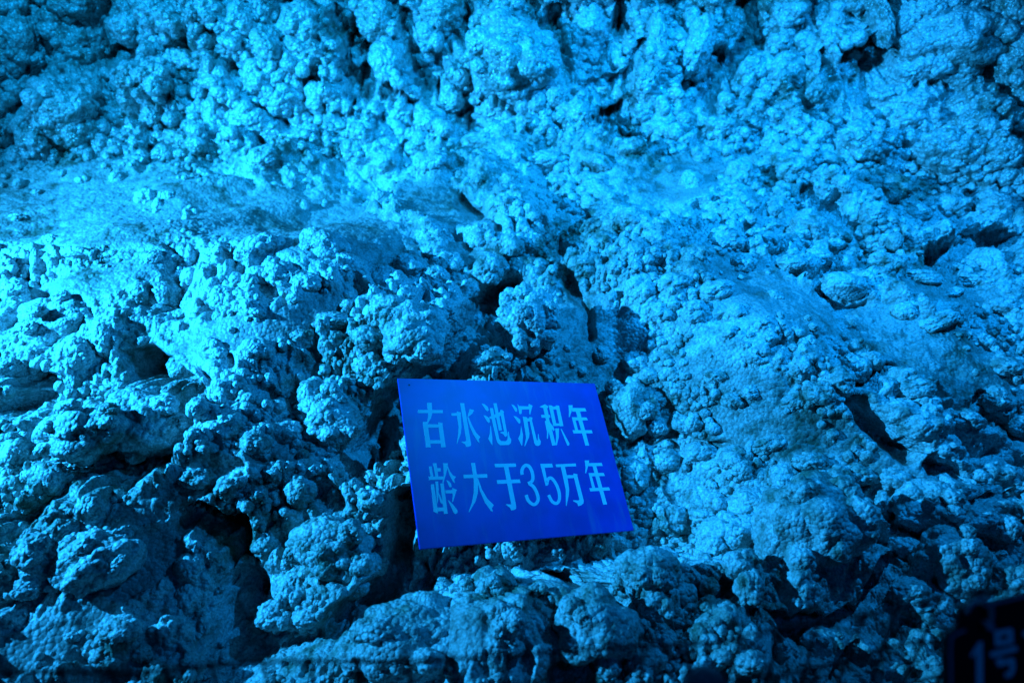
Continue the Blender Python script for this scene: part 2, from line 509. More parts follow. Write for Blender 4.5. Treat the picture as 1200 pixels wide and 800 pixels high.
def sink_under_plaque(P):
    """Keep the rock just behind the plaque that lies on it, without losing its relief."""
    z = np.array(PZ_)
    d = P - np.array(PO)
    a, b, c = d @ np.array(PX_), d @ np.array(PY_), d @ z
    inside = (smooth(-0.16, -0.01, a) * (1 - smooth(PW + 0.02, PW + 0.26, a)) * smooth(-0.30, -0.004, b) * (1 - smooth(PH + 0.02, PH + 0.12, b)))
    gap = 0.030 + 0.040 * smooth(0.10, PH, b) + 0.030 * (1 - smooth(0.0, 0.16, a))
    cs = box_blur(box_blur(c, 14), 14)
    P = P - (np.maximum(cs + gap, 0) * inside * (np.abs(c) < 0.4))[..., None] * z
    d = P - np.array(PO)
    a, b, c = d @ np.array(PX_), d @ np.array(PY_), d @ z
    hard = smooth(-0.02, -0.006, a) * (1 - smooth(PW + 0.006, PW + 0.02, a)) * smooth(-0.02, -0.004, b) * (1 - smooth(PH + 0.004, PH + 0.02, b))
    return P - (np.maximum(c + 0.0055, 0) * hard * (np.abs(c) < 0.4))[..., None] * z


def build_sheet(vv, xs):
    P, Nn = surface(vv, xs)
    wallm = smooth(V_CRE - 0.10, V_CRE + 0.12, vv)[:, None] + 0 * P[..., 0]
    U = P[..., 0].copy()
    V = vv[:, None] + 0 * U
    h, cut, dust = rock_height(U, V, P, Nn, wallm)
    # the cracks run back under the mass above them, so that its lip overhangs
    into = np.stack([0 * wallm, 0.88 + 0.06 * wallm, -0.47 + 0.75 * wallm], -1)
    return sink_under_plaque(P + Nn * h[..., None] + into * cut[..., None]), dust


XS = np.r_[np.linspace(-1.9, -1.0, 36, endpoint=False), np.linspace(-1.0, 1.0, 840), np.linspace(1.0, 1.9, 37)[1:]]
V_FLOOR = np.r_[np.linspace(0, V_LOW, 70, endpoint=False), np.linspace(V_LOW, V_CRE, 590)]
V_WALL = np.r_[np.linspace(V_CRE, V_TOP, 210, endpoint=False), np.linspace(V_TOP, FS[-1], 70)]
P_FLOOR, D_FLOOR = build_sheet(V_FLOOR, XS)
P_WALL, D_WALL = build_sheet(V_WALL, XS)
cave_floor = link('cave_floor', grid_mesh('cave_floor', P_FLOOR), M_ROCK)
cave_wall = link('cave_wall', grid_mesh('cave_wall', P_WALL), M_WALL)
for o, D in ((cave_floor, D_FLOOR), (cave_wall, D_WALL)):
    o['kind'] = 'structure'
    o.data.attributes.new('settled_dust', 'FLOAT', 'POINT').data.foreach_set('value', D.reshape(-1).astype(np.float32))
cave_floor['label'] = 'knobbly calcite covered cave slope rising towards the back wall'
cave_wall['label'] = 'crystalline back wall of hanging knobbly calcite curtains'


def bvh_of(P):
    Q = P[np.r_[0:P.shape[0] - 1:3, P.shape[0] - 1]][:, ::3]
    r, c = Q.shape[:2]
    idx = np.arange(r * c).reshape(r, c)
    f = np.stack([idx[:-1, :-1], idx[:-1, 1:], idx[1:, 1:], idx[1:, :-1]], -1).reshape(-1, 4)
    return BVHTree.FromPolygons(Q.reshape(-1, 3).tolist(), f.tolist())


BVH_F = bvh_of(P_FLOOR)
BVH_W = bvh_of(P_WALL)


def hit(px, py):
    """First rock surface seen at a photo position: point, normal, distance along the axis, is it the wall."""
    d = ray(px, py)
    best = None
    for wall, tree in ((False, BVH_F), (True, BVH_W)):
        loc, n, i, dist = tree.ray_cast(CAM, d.normalized(), 20)
        if loc is not None and (best is None or dist < best[2]):
            best = (loc, n, dist, wall)
    if best is None:
        return None
    loc, n, dist, wall = best
    if n.dot(d) > 0:
        n = -n
    return loc, n, (loc - CAM).dot(C_F), wall


# ------------------------------------------------------------------ knobbly stones
def ico_arrays(sub):
    bm = bmesh.new()
    bmesh.ops.create_icosphere(bm, subdivisions=sub, radius=1)
    bm.verts.ensure_lookup_table()
    V = np.array([v.co[:] for v in bm.verts])
    F = np.array([[v.index for v in f.verts] for f in bm.faces], np.int32)
    bm.free()
    return V, F


ICO = {k: ico_arrays(k) for k in (3, 4, 5, 6)}


def noise3(P, seed):
    """Cheap 3-D noise: three planes of 2-D value noise."""
    return (vnoise(P[:, 0] * 1.0 + P[:, 2] * 0.37, P[:, 1] + P[:, 2] * 0.71, seed)
            + vnoise(P[:, 1] + P[:, 0] * 0.53, P[:, 2] - P[:, 0] * 0.3, seed + 5)
            + vnoise(P[:, 2] + P[:, 1] * 0.41, P[:, 0] - P[:, 1] * 0.6, seed + 9)) / 1.7


def stone_mesh(name, sub, seed, a1=0.30, n1=26, a2=0.13, n2=130, a3=0.05, n3=0, block=0.0, noise=0.16):
    """A stone with packed knobs at two or three sizes (cauliflower calcite); block > 0 squares it off."""
    g = np.random.default_rng(seed)
    V, F = ICO[sub]
    D = V / np.linalg.norm(V, axis=1)[:, None]
    W = D + 0.10 * np.stack([noise3(D * 4 + i * 7, seed + i) for i in range(3)], -1)
    W /= np.linalg.norm(W, axis=1)[:, None]
    r = np.ones(len(D))
    if block > 0:
        for q in range(9):
            n = g.normal(size=3); n /= np.linalg.norm(n)
            k = g.uniform(0.62, 0.92)
            c = np.maximum(D @ n, 1e-3)
            r = np.minimum(r, k / c * block + (1 - block) * np.maximum(r, k / c)) if False else np.minimum(r, np.where(D @ n > 0.05, k / c, 9))
        r = 0.15 + 0.85 * r
    r += noise * 1.2 * noise3(D * 1.6 + seed, seed + 31)

    def layer(n, ang0, ang1, sd):
        gg = np.random.default_rng(sd)
        S = gg.normal(size=(n, 3)); S /= np.linalg.norm(S, axis=1)[:, None]
        rad = gg.uniform(ang0, ang1, n)
        best = np.zeros(len(W))
        for s0 in range(0, n, 64):
            c = np.clip(W @ S[s0:s0 + 64].T, -1, 1)
            a2_ = 2 - 2 * c
            q = np.sqrt(np.maximum(rad[s0:s0 + 64] ** 2 - a2_, 0))
            best = np.maximum(best, q.max(1))
        return best

    if n1:
        r += a1 * layer(n1, 0.35, 0.70, seed + 1) / 0.55
    if n2:
        r += a2 * layer(n2, 0.13, 0.30, seed + 2) / 0.22
    if n3:
        r += a3 * layer(n3, 0.05, 0.12, seed + 3) / 0.09
    r += noise * 0.25 * noise3(D * 9, seed + 41) + noise * 0.12 * noise3(D * 24, seed + 51)
    r /= np.percentile(r, 75)
    P = D * r[:, None]
    me = bpy.data.meshes.new(name)
    me.vertices.add(len(P)); me.vertices.foreach_set('co', P.reshape(-1).astype(np.float32))
    me.loops.add(F.size); me.loops.foreach_set('vertex_index', F.reshape(-1))
    me.polygons.add(len(F)); me.polygons.foreach_set('loop_start', np.arange(0, F.size, 3, dtype=np.int32))
    me.polygons.foreach_set('use_smooth', np.ones(len(F), bool))
    me.update(); me.validate()
    return me


def variants(prefix, n, material, **kw):
    out = []
    for i in range(n):
        m = stone_mesh(prefix, seed=300 + 17 * i + len(prefix), **kw)
        m.materials.append(material)
        out.append(m)
    return out


KNOB_F = variants('knob', 9, M_ROCK, sub=5, n3=420)
KNOB_W = variants('crystal_knob', 9, M_WALL, sub=5, a1=0.24, a2=0.17, a3=0.07, n3=500)
PEB_F = variants('pebble_knob', 6, M_ROCK, sub=4, a1=0.16, n1=16, a2=0.09, n2=70, noise=0.22)
PEB_W = variants('crystal_pebble', 6, M_WALL, sub=4, a1=0.16, n1=16, a2=0.12, n2=80)

CAMROT = Matrix((C_R, C_U, -C_F)).transposed()


def blocked_by_plaque(c, r):
    d = c - PO
    a, b, k = d.dot(PX_), d.dot(PY_), d.dot(PZ_)
    return -r * 0.8 < a < PW + r * 0.8 and -r * 0.8 < b < PH + r * 0.8 and k > -r * 1.05


def place(o, loc, n, rx, ry, rz, iso, tilt=0.0):
    if iso:
        q = Matrix.Rotation(random.uniform(0, 6.28), 3, 'Z') @ Matrix.Rotation(random.uniform(0, 6.28), 3, 'X')
        rot = q
    else:
        rot = CAMROT @ Matrix.Rotation(tilt, 3, 'Z')
    o.location = loc
    o.rotation_euler = rot.to_euler()
    o.scale = (rx, ry, rz)


counts = {'floor': 0, 'wall': 0}


def dust_at(px, py):
    best = 0.0
    for cx, cy, rx, ry, an in DUST:
        c, s_ = math.cos(R(an)), math.sin(R(an))
        ex, ey = (px - cx) * c + (py - cy) * s_, -(px - cx) * s_ + (py - cy) * c
        best = max(best, 1.45 - math.hypot(ex / rx, ey / ry))
    return best


def crack_distance(px, py):
    best = 1e9
    for pts, wpx, k in CREV:
        for (ax, ay), (bx, by) in zip(pts[:-1], pts[1:]):
            vx, vy = bx - ax, by - ay
            t = min(1, max(0, ((px - ax) * vx + (py - ay) * vy) / (vx * vx + vy * vy + 1e-6)))
            best = min(best, math.hypot(px - ax - t * vx, py - ay - t * vy) - wpx)
    return best


def add_knob(px, py, rx, ry=None, emb=0.25, kind='knob', tilt=0.0, limit=True):
    """A calcite knob grown on the rock at a photo position; it is a part of the floor or the wall."""
    h = hit(px, py)
    if h is None:
        return None
    loc, n, dep, wall = h
    ry = ry or rx
    cd = crack_distance(px, py)
    if cd < 2:
        return None
    f = max(0.5, min(1.0, (cd + 3) / (0.85 * min(rx, ry))))        # keep clear of the cracks
    rx, ry = rx * f, ry * f
    sx, sy = rx * dep / FPX, ry * dep / FPX
    r = min(sx, sy)
    c = loc + n * (r * emb)
    if blocked_by_plaque(c, max(sx, sy)):
        return None
    pool = {('knob', False): KNOB_F, ('knob', True): KNOB_W, ('pebble', False): PEB_F, ('pebble', True): PEB_W}[(kind, wall)]
    par = cave_wall if wall else cave_floor
    key = 'wall' if wall else 'floor'
    if counts[key] >= 298:
        return None
    counts[key] += 1
    o = link('calcite_knob', random.choice(pool), None, par)
    iso = abs(rx - ry) < 0.22 * max(rx, ry)
    place(o, c, n, sx, sy, (sx + sy) / 2, iso, tilt)
    return o


# ---- free-standing boulders and blocks, each one a thing
# photo x, y, radius x, radius y, tilt (deg), stone style, embed, label
def boulder(px, py, rx, ry, tilt, style, emb, label, seed, name='boulder', nk=5):
    rx, ry, emb = rx * 0.88, ry * 0.88, emb - 0.25
    h = hit(px, py)
    loc, n, dep, wall = h
    sx, sy = rx * dep / FPX, ry * dep / FPX
    c = loc + n * (min(sx, sy) * emb)
    m = M_WALL if wall else M_ROCK
    kw = dict(cauli=dict(sub=5, a1=0.30, n1=24, a2=0.15, n2=130, a3=0.06, n3=620),
              popcorn=dict(sub=5, a1=0.22, n1=16, a2=0.24, n2=110, a3=0.08, n3=500),
              smooth=dict(sub=5, a1=0.10, n1=10, a2=0.03, n2=60, a3=0.02, n3=200, noise=0.2),
              block=dict(sub=5, a1=0.16, n1=14, a2=0.11, n2=110, a3=0.06, n3=500, block=1.0, noise=0.16))[style]
    me = stone_mesh(name, seed=seed, **kw)
    o = link(name, me, m)
    place(o, c, n, sx, sy, (sx + sy) / 2 * 0.9, False, R(-tilt))
    tag(o, label, 'rock')
    g = random.Random(seed)
    for k in range(nk):                                    # knobs grown on it
        for t in range(40):
            d = Vector((g.gauss(0, 1), g.gauss(0, 1), abs(g.gauss(0, 1)) * 0.9)).normalized()
            if d.z > 0.15:
                break
        q = link('calcite_knob', g.choice(KNOB_W if wall else KNOB_F), None, o)
        q.location = d * 0.93
        s = g.uniform(0.18, 0.34)
        q.scale = (s, s, s)
        q.rotation_euler = (g.uniform(0, 6), g.uniform(0, 6), g.uniform(0, 6))
    return o


BOULDERS = [
    (133, 486, 58, 40, -10, 'cauli', 1.5, 'upper of two pale round boulders beside the deep dark hole at left'),
    (130, 530, 60, 46, 5, 'cauli', 1.6, 'lower of two pale round boulders beside the deep dark hole at left'),
    (62, 375, 52, 36, -10, 'cauli', 0.05, 'bright knobbly boulder near the left edge throwing a shadow to its right'),
    (484, 392, 50, 44, -15, 'cauli', 0.3, 'rough rounded boulder overhanging the dark crack above the left corner of the plaque'),
    (622, 384, 44, 46, 10, 'popcorn', 0.42, 'pale popcorn textured boulder standing just above the middle of the plaque'),
    (576, 424, 28, 20, 0, 'cauli', 0.2, 'small pale boulder touching the top edge of the blue plaque'),
    (741, 478, 40, 38, 0, 'popcorn', 0.40, 'popcorn textured boulder at the upper right corner of the blue plaque'),
    (968, 645, 72, 74, 0, 'cauli', 0.85, 'largest cauliflower shaped boulder in the lower right of the rock slope'),
    (492, 752, 92, 62, 4, 'block', 0.0, 'broad dim block at the bottom below the left half of the plaque'),
    (692, 752, 62, 58, 30, 'block', 0.0, 'dim block at the bottom, just right of the broad block under the plaque'),
    (392, 640, 64, 56, 0, 'cauli', 0.0, 'dim knobbly boulder left of the lower left corner of the plaque'),
    (1086, 596, 50, 38, 10, 'cauli', 0.45, 'knobbly boulder between the largest boulder and the right edge of the rock'),
    (990, 338, 33, 21, 10, 'smooth', 0.35, 'smooth oval stone lying at the foot of the right back wall'),
    (600, 72, 60, 54, 0, 'popcorn', 0.25, 'dome shaped crystal boulder bulging from the middle of the back wall'),
    (1112, 55, 72, 52, 0, 'popcorn', 0.35, 'big crystal boulder on the back wall in the upper right corner'),
    (1116, 662, 48, 46, 0, 'cauli', 0.45, 'dim round boulder behind the black hanging number sign'),
    (960, 755, 30, 24, -10, 'block', 0.2, 'small smooth stone behind the wire fence under the largest boulder'),
    (227, 326, 15, 14, 0, 'smooth', 0.5, 'small pale egg shaped stone lying on the dusty left slope'),
    (382, 492, 46, 36, 20, 'cauli', 0.15, 'lobed boulder on the left bank of the crack beside the plaque'),
    (575, 690, 36, 34, 0, 'cauli', 0.15, 'dim knobbly boulder close below the bottom edge of the plaque'),
    (756, 676, 42, 42, 20, 'block', 0.15, 'dark blocky boulder below the lower right corner of the plaque'),
    (1012, 175, 40, 36, 0, 'popcorn', 0.15, 'bright popcorn cluster on the wall under the black hole at right'),
    (858, 640, 46, 46, 0, 'cauli', 0.35, 'dark pitted boulder just left of the largest boulder'),
    (125, 655, 60, 44, -30, 'cauli', 0.0, 'long rough boulder in the dim lower left of the slope'),
]
for i, (px, py, rx, ry, tl, st, emb, lab) in enumerate(BOULDERS):
    boulder(px, py, rx, ry, tl, st, emb, lab, 900 + 13 * i, nk=0 if st == 'smooth' else 5)

# ---- calcite knobs that can be told apart, by photo position (x, y, radius x, radius y)
KN_WALL = [(20, 40, 28, 42), (38, 68, 26, 22), (40, 12, 24, 18), (95, 42, 36, 32), (85, 62, 24, 18), (80, 6, 30, 20), (150, 34, 28, 26), (205, 28, 34, 28), (217, 72, 33, 19),
           (175, 12, 22, 24), (283, 27, 32, 30), (268, 64, 26, 17), (316, 50, 20, 30), (357, 28, 33, 30), (352, 62, 26, 20), (245, 12, 18, 22), (120, 82, 26, 12), (165, 90, 22, 12),
           (220, 123, 14, 13), (280, 104, 22, 15), (290, 140, 34, 20), (335, 124, 28, 20), (367, 100, 18, 16), (80, 132, 44, 24), (140, 135, 22, 18), (215, 163, 30, 16), (40, 165, 28, 18),
           (310, 184, 30, 18), (13, 140, 18, 18), (255, 150, 20, 14), (180, 140, 20, 16), (390, 150, 22, 18), (395, 110, 20, 20), (440, 22, 34, 36), (452, 74, 28, 36), (462, 112, 18, 14),
           (508, 18, 32, 30), (520, 66, 15, 20), (412, 70, 16, 40), (404, 18, 15, 24), (530, 118, 22, 19), (572, 130, 18, 14), (650, 112, 14, 14), (625, 128, 16, 12), (690, 36, 28, 38), (684, 92, 20, 16), (716, 70, 18, 26),
           (745, 22, 20, 24), (770, 42, 15, 40), (792, 62, 22, 26), (760, 92, 18, 22), (670, 134, 24, 17), (720, 140, 18, 14), (750, 132, 15, 15), (790, 128, 17, 15), (425, 155, 24, 18), (470, 135, 20, 15),
           (500, 142, 13, 15), (450, 192, 24, 17), (510, 190, 26, 18), (480, 165, 18, 13), (560, 165, 30, 14), (640, 190, 34, 18), (600, 175, 20, 15), (740, 172, 24, 16), (700, 190, 24, 14),
           (822, 48, 24, 40), (855, 34, 20, 34), (900, 18, 18, 22), (915, 48, 18, 22), (922, 82, 27, 28), (878, 82, 15, 22), (940, 30, 14, 30), (975, 30, 18, 32), (990, 82, 26, 26), (1030, 26, 12, 38),
           (1070, 22, 18, 24), (1068, 78, 24, 18), (1120, 88, 30, 14), (1185, 20, 22, 26), (1185, 80, 18, 20), (955, 105, 16, 18), (1040, 110, 26, 12), (850, 150, 20, 16), (880, 148, 20, 15), (930, 150, 20, 15),
           (962, 155, 18, 15), (1070, 140, 26, 18), (1110, 180, 40, 26), (1150, 140, 26, 20), (930, 198, 26, 20), (870, 204, 24, 18), (1050, 218, 26, 18), (820, 182, 18, 18), (810, 212, 18, 20), (900, 236, 18, 16),
           (1070, 248, 24, 18), (1120, 240, 28, 18), (1165, 240, 26, 20), (1180, 180, 24, 22), (990, 216, 13, 12), (970, 204, 10, 9), (1020, 250, 26, 16), (860, 250, 26, 18), (770, 215, 24, 14)]
KN_FLOOR = [(160, 188, 22, 12), (137, 208, 12, 9), (170, 232, 18, 13), (197, 229, 12, 9), (43, 226, 9, 6), (243, 205, 18, 9), (65, 180, 18, 9), (20, 255, 14, 8), (560, 212, 15, 10), (592, 214, 20, 13), (550, 245, 10, 8),
            (602, 250, 16, 12), (635, 235, 20, 13), (300, 290, 34, 26), (380, 288, 36, 28), (328, 318, 26, 20), (262, 350, 18, 17), (195, 345, 24, 18), (165, 340, 18, 15), (207, 368, 14, 9), (285, 345, 16, 13),
            (298, 362, 22, 15), (255, 372, 12, 11), (345, 350, 14, 12), (20, 340, 22, 18), (8, 365, 16, 14), (178, 302, 20, 12), (120, 395, 26, 20), (90, 415, 32, 22), (145, 405, 12, 9), (165, 400, 12, 8),
            (180, 430, 24, 16), (215, 430, 28, 20), (250, 405, 20, 16), (258, 415, 14, 12), (300, 410, 24, 18), (350, 400, 28, 22), (340, 465, 16, 14), (365, 460, 26, 20), (230, 480, 26, 22), (262, 500, 30, 24),
            (300, 520, 26, 20), (335, 505, 28, 22), (345, 470, 14, 12), (420, 500, 22, 22), (40, 440, 26, 20), (10, 430, 20, 16), (20, 530, 30, 24), (60, 560, 28, 22), (12, 570, 20, 18), (90, 540, 20, 16), (55, 580, 18, 12),
            (125, 577, 14, 13), (40, 650, 30, 32), (30, 690, 24, 18), (75, 620, 22, 20), (65, 650, 16, 14), (100, 625, 22, 16), (220, 665, 20, 20), (222, 705, 20, 24), (240, 735, 10, 10), (140, 735, 28, 20), (125, 770, 24, 18),
            (165, 765, 18, 14), (85, 745, 12, 9), (320, 555, 20, 16), (350, 575, 26, 20), (440, 585, 18, 14), (430, 560, 22, 18), (310, 640, 20, 18), (345, 690, 28, 22), (320, 720, 24, 18), (440, 660, 22, 20), (420, 690, 20, 16),
            (360, 725, 22, 12), (300, 580, 16, 14), (270, 570, 22, 16), (230, 560, 24, 16), (600, 650, 20, 16), (640, 655, 26, 18), (672, 655, 18, 14), (700, 645, 14, 12), (540, 680, 20, 22), (625, 690, 26, 22), (605, 725, 20, 14),
            (640, 700, 18, 16), (655, 720, 14, 10), (585, 735, 14, 20), (600, 760, 22, 18), (500, 665, 22, 16), (515, 640, 16, 12), (520, 690, 16, 12), (490, 690, 18, 12), (690, 700, 18, 16), (720, 690, 16, 14), (735, 720, 22, 20), (770, 720, 24, 24), (760, 770, 30, 22),
            (800, 700, 24, 24), (830, 710, 22, 20), (820, 745, 24, 20), (845, 770, 22, 18), (880, 750, 26, 22), (880, 780, 28, 18), (925, 760, 16, 18), (1000, 760, 22, 24), (1040, 770, 24, 26), (1060, 735, 18, 18), (1075, 765, 18, 22),
            (880, 690, 22, 26), (870, 660, 24, 24), (830, 650, 20, 20), (825, 600, 26, 22), (790, 610, 24, 22), (780, 655, 20, 18), (840, 590, 18, 16), (880, 590, 34, 26), (920, 560, 28, 20), (860, 540, 24, 20), (820, 530, 22, 18),
            (780, 540, 22, 20), (745, 560, 26, 24), (735, 600, 16, 16), (720, 590, 14, 18), (760, 530, 18, 14), (800, 500, 24, 18), (770, 500, 16, 14), (735, 505, 18, 14), (950, 540, 26, 16), (980, 560, 24, 18), (1010, 560, 26, 18), (1035, 585, 20, 18),
            (1050, 560, 26, 16), (1110, 590, 20, 16), (1130, 575, 20, 14), (1150, 610, 24, 18), (1160, 550, 34, 22), (1190, 560, 24, 20), (1180, 620, 24, 22), (1150, 660, 22, 20), (1180, 670, 22, 20), (1060, 640, 24, 18), (1065, 690, 26, 20), (1090, 700, 26, 18),
            (1060, 480, 30, 22), (1085, 500, 30, 20), (1040, 500, 20, 16), (1075, 455, 22, 16), (1110, 525, 28, 20), (1130, 490, 24, 16), (1165, 470, 24, 18), (1190, 500, 18, 18), (1000, 430, 26, 20), (985, 450, 24, 18), (1020, 420, 20, 16), (960, 460, 24, 16),
            (940, 430, 20, 16), (915, 405, 20, 14), (930, 470, 24, 16), (900, 520, 24, 14), (860, 470, 20, 14), (880, 460, 16, 12), (840, 440, 22, 14), (890, 420, 18, 12), (830, 470, 18, 14), (815, 495, 18, 12), (870, 550, 20, 14),
            (1117, 343, 16, 10), (1100, 375, 26, 16), (1060, 365, 20, 14), (1175, 358, 20, 12), (1145, 330, 30, 12), (1080, 325, 24, 14), (1040, 305, 34, 12), (930, 310, 24, 14), (960, 300, 26, 14), (910, 345, 16, 10), (1150, 400, 24, 16), (1180, 430, 24, 16),
            (900, 265, 38, 26), (945, 265, 30, 20), (850, 285, 28, 22), (870, 310, 24, 16), (820, 300, 24, 20), (780, 290, 26, 22), (745, 300, 26, 22), (720, 310, 30, 24), (700, 285, 22, 18), (685, 315, 22, 20), (750, 340, 28, 20), (790, 330, 24, 18), (775, 365, 20, 14), (840, 340, 24, 16), (865, 365, 16, 18),
            (855, 390, 14, 12), (815, 365, 22, 16), (660, 265, 20, 16), (700, 250, 24, 16), (740, 260, 26, 18), (800, 255, 24, 18), (670, 300, 12, 16), (625, 285, 24, 18), (600, 290, 20, 16), (560, 280, 24, 18), (575, 310, 26, 20), (530, 310, 22, 18), (600, 310, 14, 14), (510, 290, 24, 18),
            (535, 330, 14, 14), (510, 325, 18, 18), (480, 310, 28, 18), (450, 330, 26, 18), (424, 342, 15, 12), (460, 360, 28, 20), (495, 350, 20, 16), (520, 365, 22, 20), (430, 400, 24, 18), (460, 410, 26, 18), (430, 430, 24, 18), (470, 440, 22, 16), (415, 445, 18, 14),
            (705, 415, 14, 12), (720, 425, 22, 16), (745, 425, 22, 16), (760, 440, 18, 14), (725, 400, 24, 12), (640, 415, 12, 14), (625, 430, 18, 10), (600, 355, 22, 14), (590, 340, 14, 10), (390, 375, 28, 16), (410, 310, 26, 16), (360, 330, 22, 16), (130, 300, 20, 10), (90, 295, 22, 10), (60, 280, 16, 8)]
for (x, y, a, b) in KN_WALL + KN_FLOOR:
    if dust_at(x, y) > 0.9 and a > 20:
        continue
    add_knob(x, y, a * random.uniform(0.70, 0.95), b * random.uniform(0.72, 0.98), emb=random.uniform(-0.45, -0.05), tilt=random.uniform(-0.5, 0.5))

# ---- grape-like grains of popcorn calcite, too many to pick apart: one part for the floor, one for the wall
def grains(n, parent, name, material, wall):
    bm = bmesh.new()
    bmesh.ops.create_icosphere(bm, subdivisions=2, radius=1)
    S = np.array([v.co[:] for v in bm.verts])
    SF = np.array([[v.index for v in f.verts] for f in bm.faces])
    bm.free()
    vs, fs, off, tries = [], [], 0, 0
    g = random.Random(5 + wall)
    while len(vs) < n and tries < n:
        tries += 1
        cx, cy = g.uniform(-80, 1280), (g.uniform(-50, 330) if wall else g.uniform(150, 840))
        if fbm(np.array([cx / 60.0]), np.array([cy / 50.0]), 77, 3)[0] < (-0.18 if wall else -0.02):
            continue
        if dust_at(cx, cy) > 0.25 and g.random() < 0.93:
            continue
        spread = g.uniform(8, 20)
        size = g.uniform(0.7, 1.25) * (1.0 if wall else 0.9)
        for q in range(g.randint(6, 16)):
            px, py = cx + g.gauss(0, spread), cy + g.gauss(0, spread * 0.8)
            h = hit(px, py)
            if h is None or h[3] != wall:
                continue
            loc, nn, dep, _ = h
            if abs(nn.dot((loc - CAM).normalized())) < 0.28 or crack_distance(px, py) < 4.0:
                continue
            r = size * min(10.0, g.lognormvariate(1.68 if wall else 1.48, 0.32)) * dep / FPX
            c = loc + nn * (r * g.uniform(-0.15, 0.3))
            if blocked_by_plaque(c, r + 0.01):
                continue
            k = S * (1 + 0.20 * (rng.random((len(S), 1)) - 0.5)) * (r * (0.8 + 0.4 * rng.random(3)))
            vs.append(k + np.array(c))
            fs.append(SF + off)
            off += len(S)
    me = bpy.data.meshes.new(name)
    me.from_pydata(np.vstack(vs).tolist(), [], np.vstack(fs).tolist())
    me.polygons.foreach_set('use_smooth', np.ones(len(me.polygons), bool))
    o = link(name, me, material, parent)
    o['kind'] = 'stuff'
    return o


grains(6200, cave_floor, 'popcorn_calcite', M_ROCK, False)
grains(5600, cave_wall, 'popcorn_calcite', M_WALL, True)

# ------------------------------------------------------------------ helpers for flat and tubular things
def frame_empty(name, origin, ex, ey, ez):
    o = bpy.data.objects.new(name, None)
    COL.objects.link(o)
    o.empty_display_size = 0.05
    m = Matrix((ex, ey, ez)).transposed().to_4x4()
    m.translation = origin
    o.matrix_world = m
    return o


def slab(name, pts, z0, z1, material, parent, bevel=0.0):
    """A polygon given in the parent's x, y drawn out from z0 to z1."""
    area = sum(a[0] * b[1] - b[0] * a[1] for a, b in zip(pts, pts[1:] + pts[:1]))
    if area < 0:
        pts = pts[::-1]
    bm = bmesh.new()
    lo = [bm.verts.new((x, y, z0)) for x, y in pts]
    hi = [bm.verts.new((x, y, z1)) for x, y in pts]
    bm.faces.new(hi)
    bm.faces.new(lo[::-1])
    bm.normal_update()
    for i in range(len(pts)):
        j = (i + 1) % len(pts)
        bm.faces.new((lo[i], lo[j], hi[j], hi[i]))
    if bevel:
        bmesh.ops.bevel(bm, geom=[e for e in bm.edges], offset=bevel, segments=2, affect='EDGES')
    me = bpy.data.meshes.new(name)
    bm.to_mesh(me)
    bm.free()
    return link(name, me, material, parent)


def multi_slab(name, polys, z0, dz, material, parent):
    bm = bmesh.new()
    for k, pts in enumerate(polys):
        area = sum(a[0] * b[1] - b[0] * a[1] for a, b in zip(pts, pts[1:] + pts[:1]))
        if area < 0:
            pts = pts[::-1]
        z1 = z0 + dz + 0.00003 * (k % 4)
        lo = [bm.verts.new((x, y, z0)) for x, y in pts]
        hi = [bm.verts.new((x, y, z1)) for x, y in pts]
        f = bm.faces.new(hi)
        for i in range(len(pts)):
            j = (i + 1) % len(pts)
            bm.faces.new((lo[i], lo[j], hi[j], hi[i]))
    bm.normal_update()
    bmesh.ops.triangulate(bm, faces=[f for f in bm.faces if len(f.verts) > 4])
    me = bpy.data.meshes.new(name)
    bm.to_mesh(me)
    bm.free()
    return link(name, me, material, parent)


def ribbon(c, wd):
    """Outline of a thick polyline."""
    L, Rr = [], []
    for i, (x, y) in enumerate(c):
        a = c[max(i - 1, 0)]
        b = c[min(i + 1, len(c) - 1)]
        dx, dy = b[0] - a[0], b[1] - a[1]
        l = math.hypot(dx, dy)
        nx, ny = -dy / l * wd / 2, dx / l * wd / 2
        L.append((x + nx, y + ny))
        Rr.append((x - nx, y - ny))
    return L + Rr[::-1]


def quads_of(c, wd):
    """Thick polyline as a chain of short quads, safe for tight curves."""
    L = ribbon(c, wd)
    n = len(c)
    left, right = L[:n], L[n:][::-1]
    return [[left[i], left[i + 1], right[i + 1], right[i]] for i in range(n - 1)]


def curve_pts(c, k=6):
    out = []
    for i in range(len(c) - 1):
        p0, p1, p2, p3 = c[max(i - 1, 0)], c[i], c[i + 1], c[min(i + 2, len(c) - 1)]
        for s in range(k):
            t = s / k
            out.append(tuple(0.5 * (2 * p1[d] + (p2[d] - p0[d]) * t + (2 * p0[d] - 5 * p1[d] + 4 * p2[d] - p3[d]) * t * t
                                    + (3 * p1[d] - p0[d] - 3 * p2[d] + p3[d]) * t ** 3) for d in range(len(p1))))
    return out + [tuple(c[-1])]


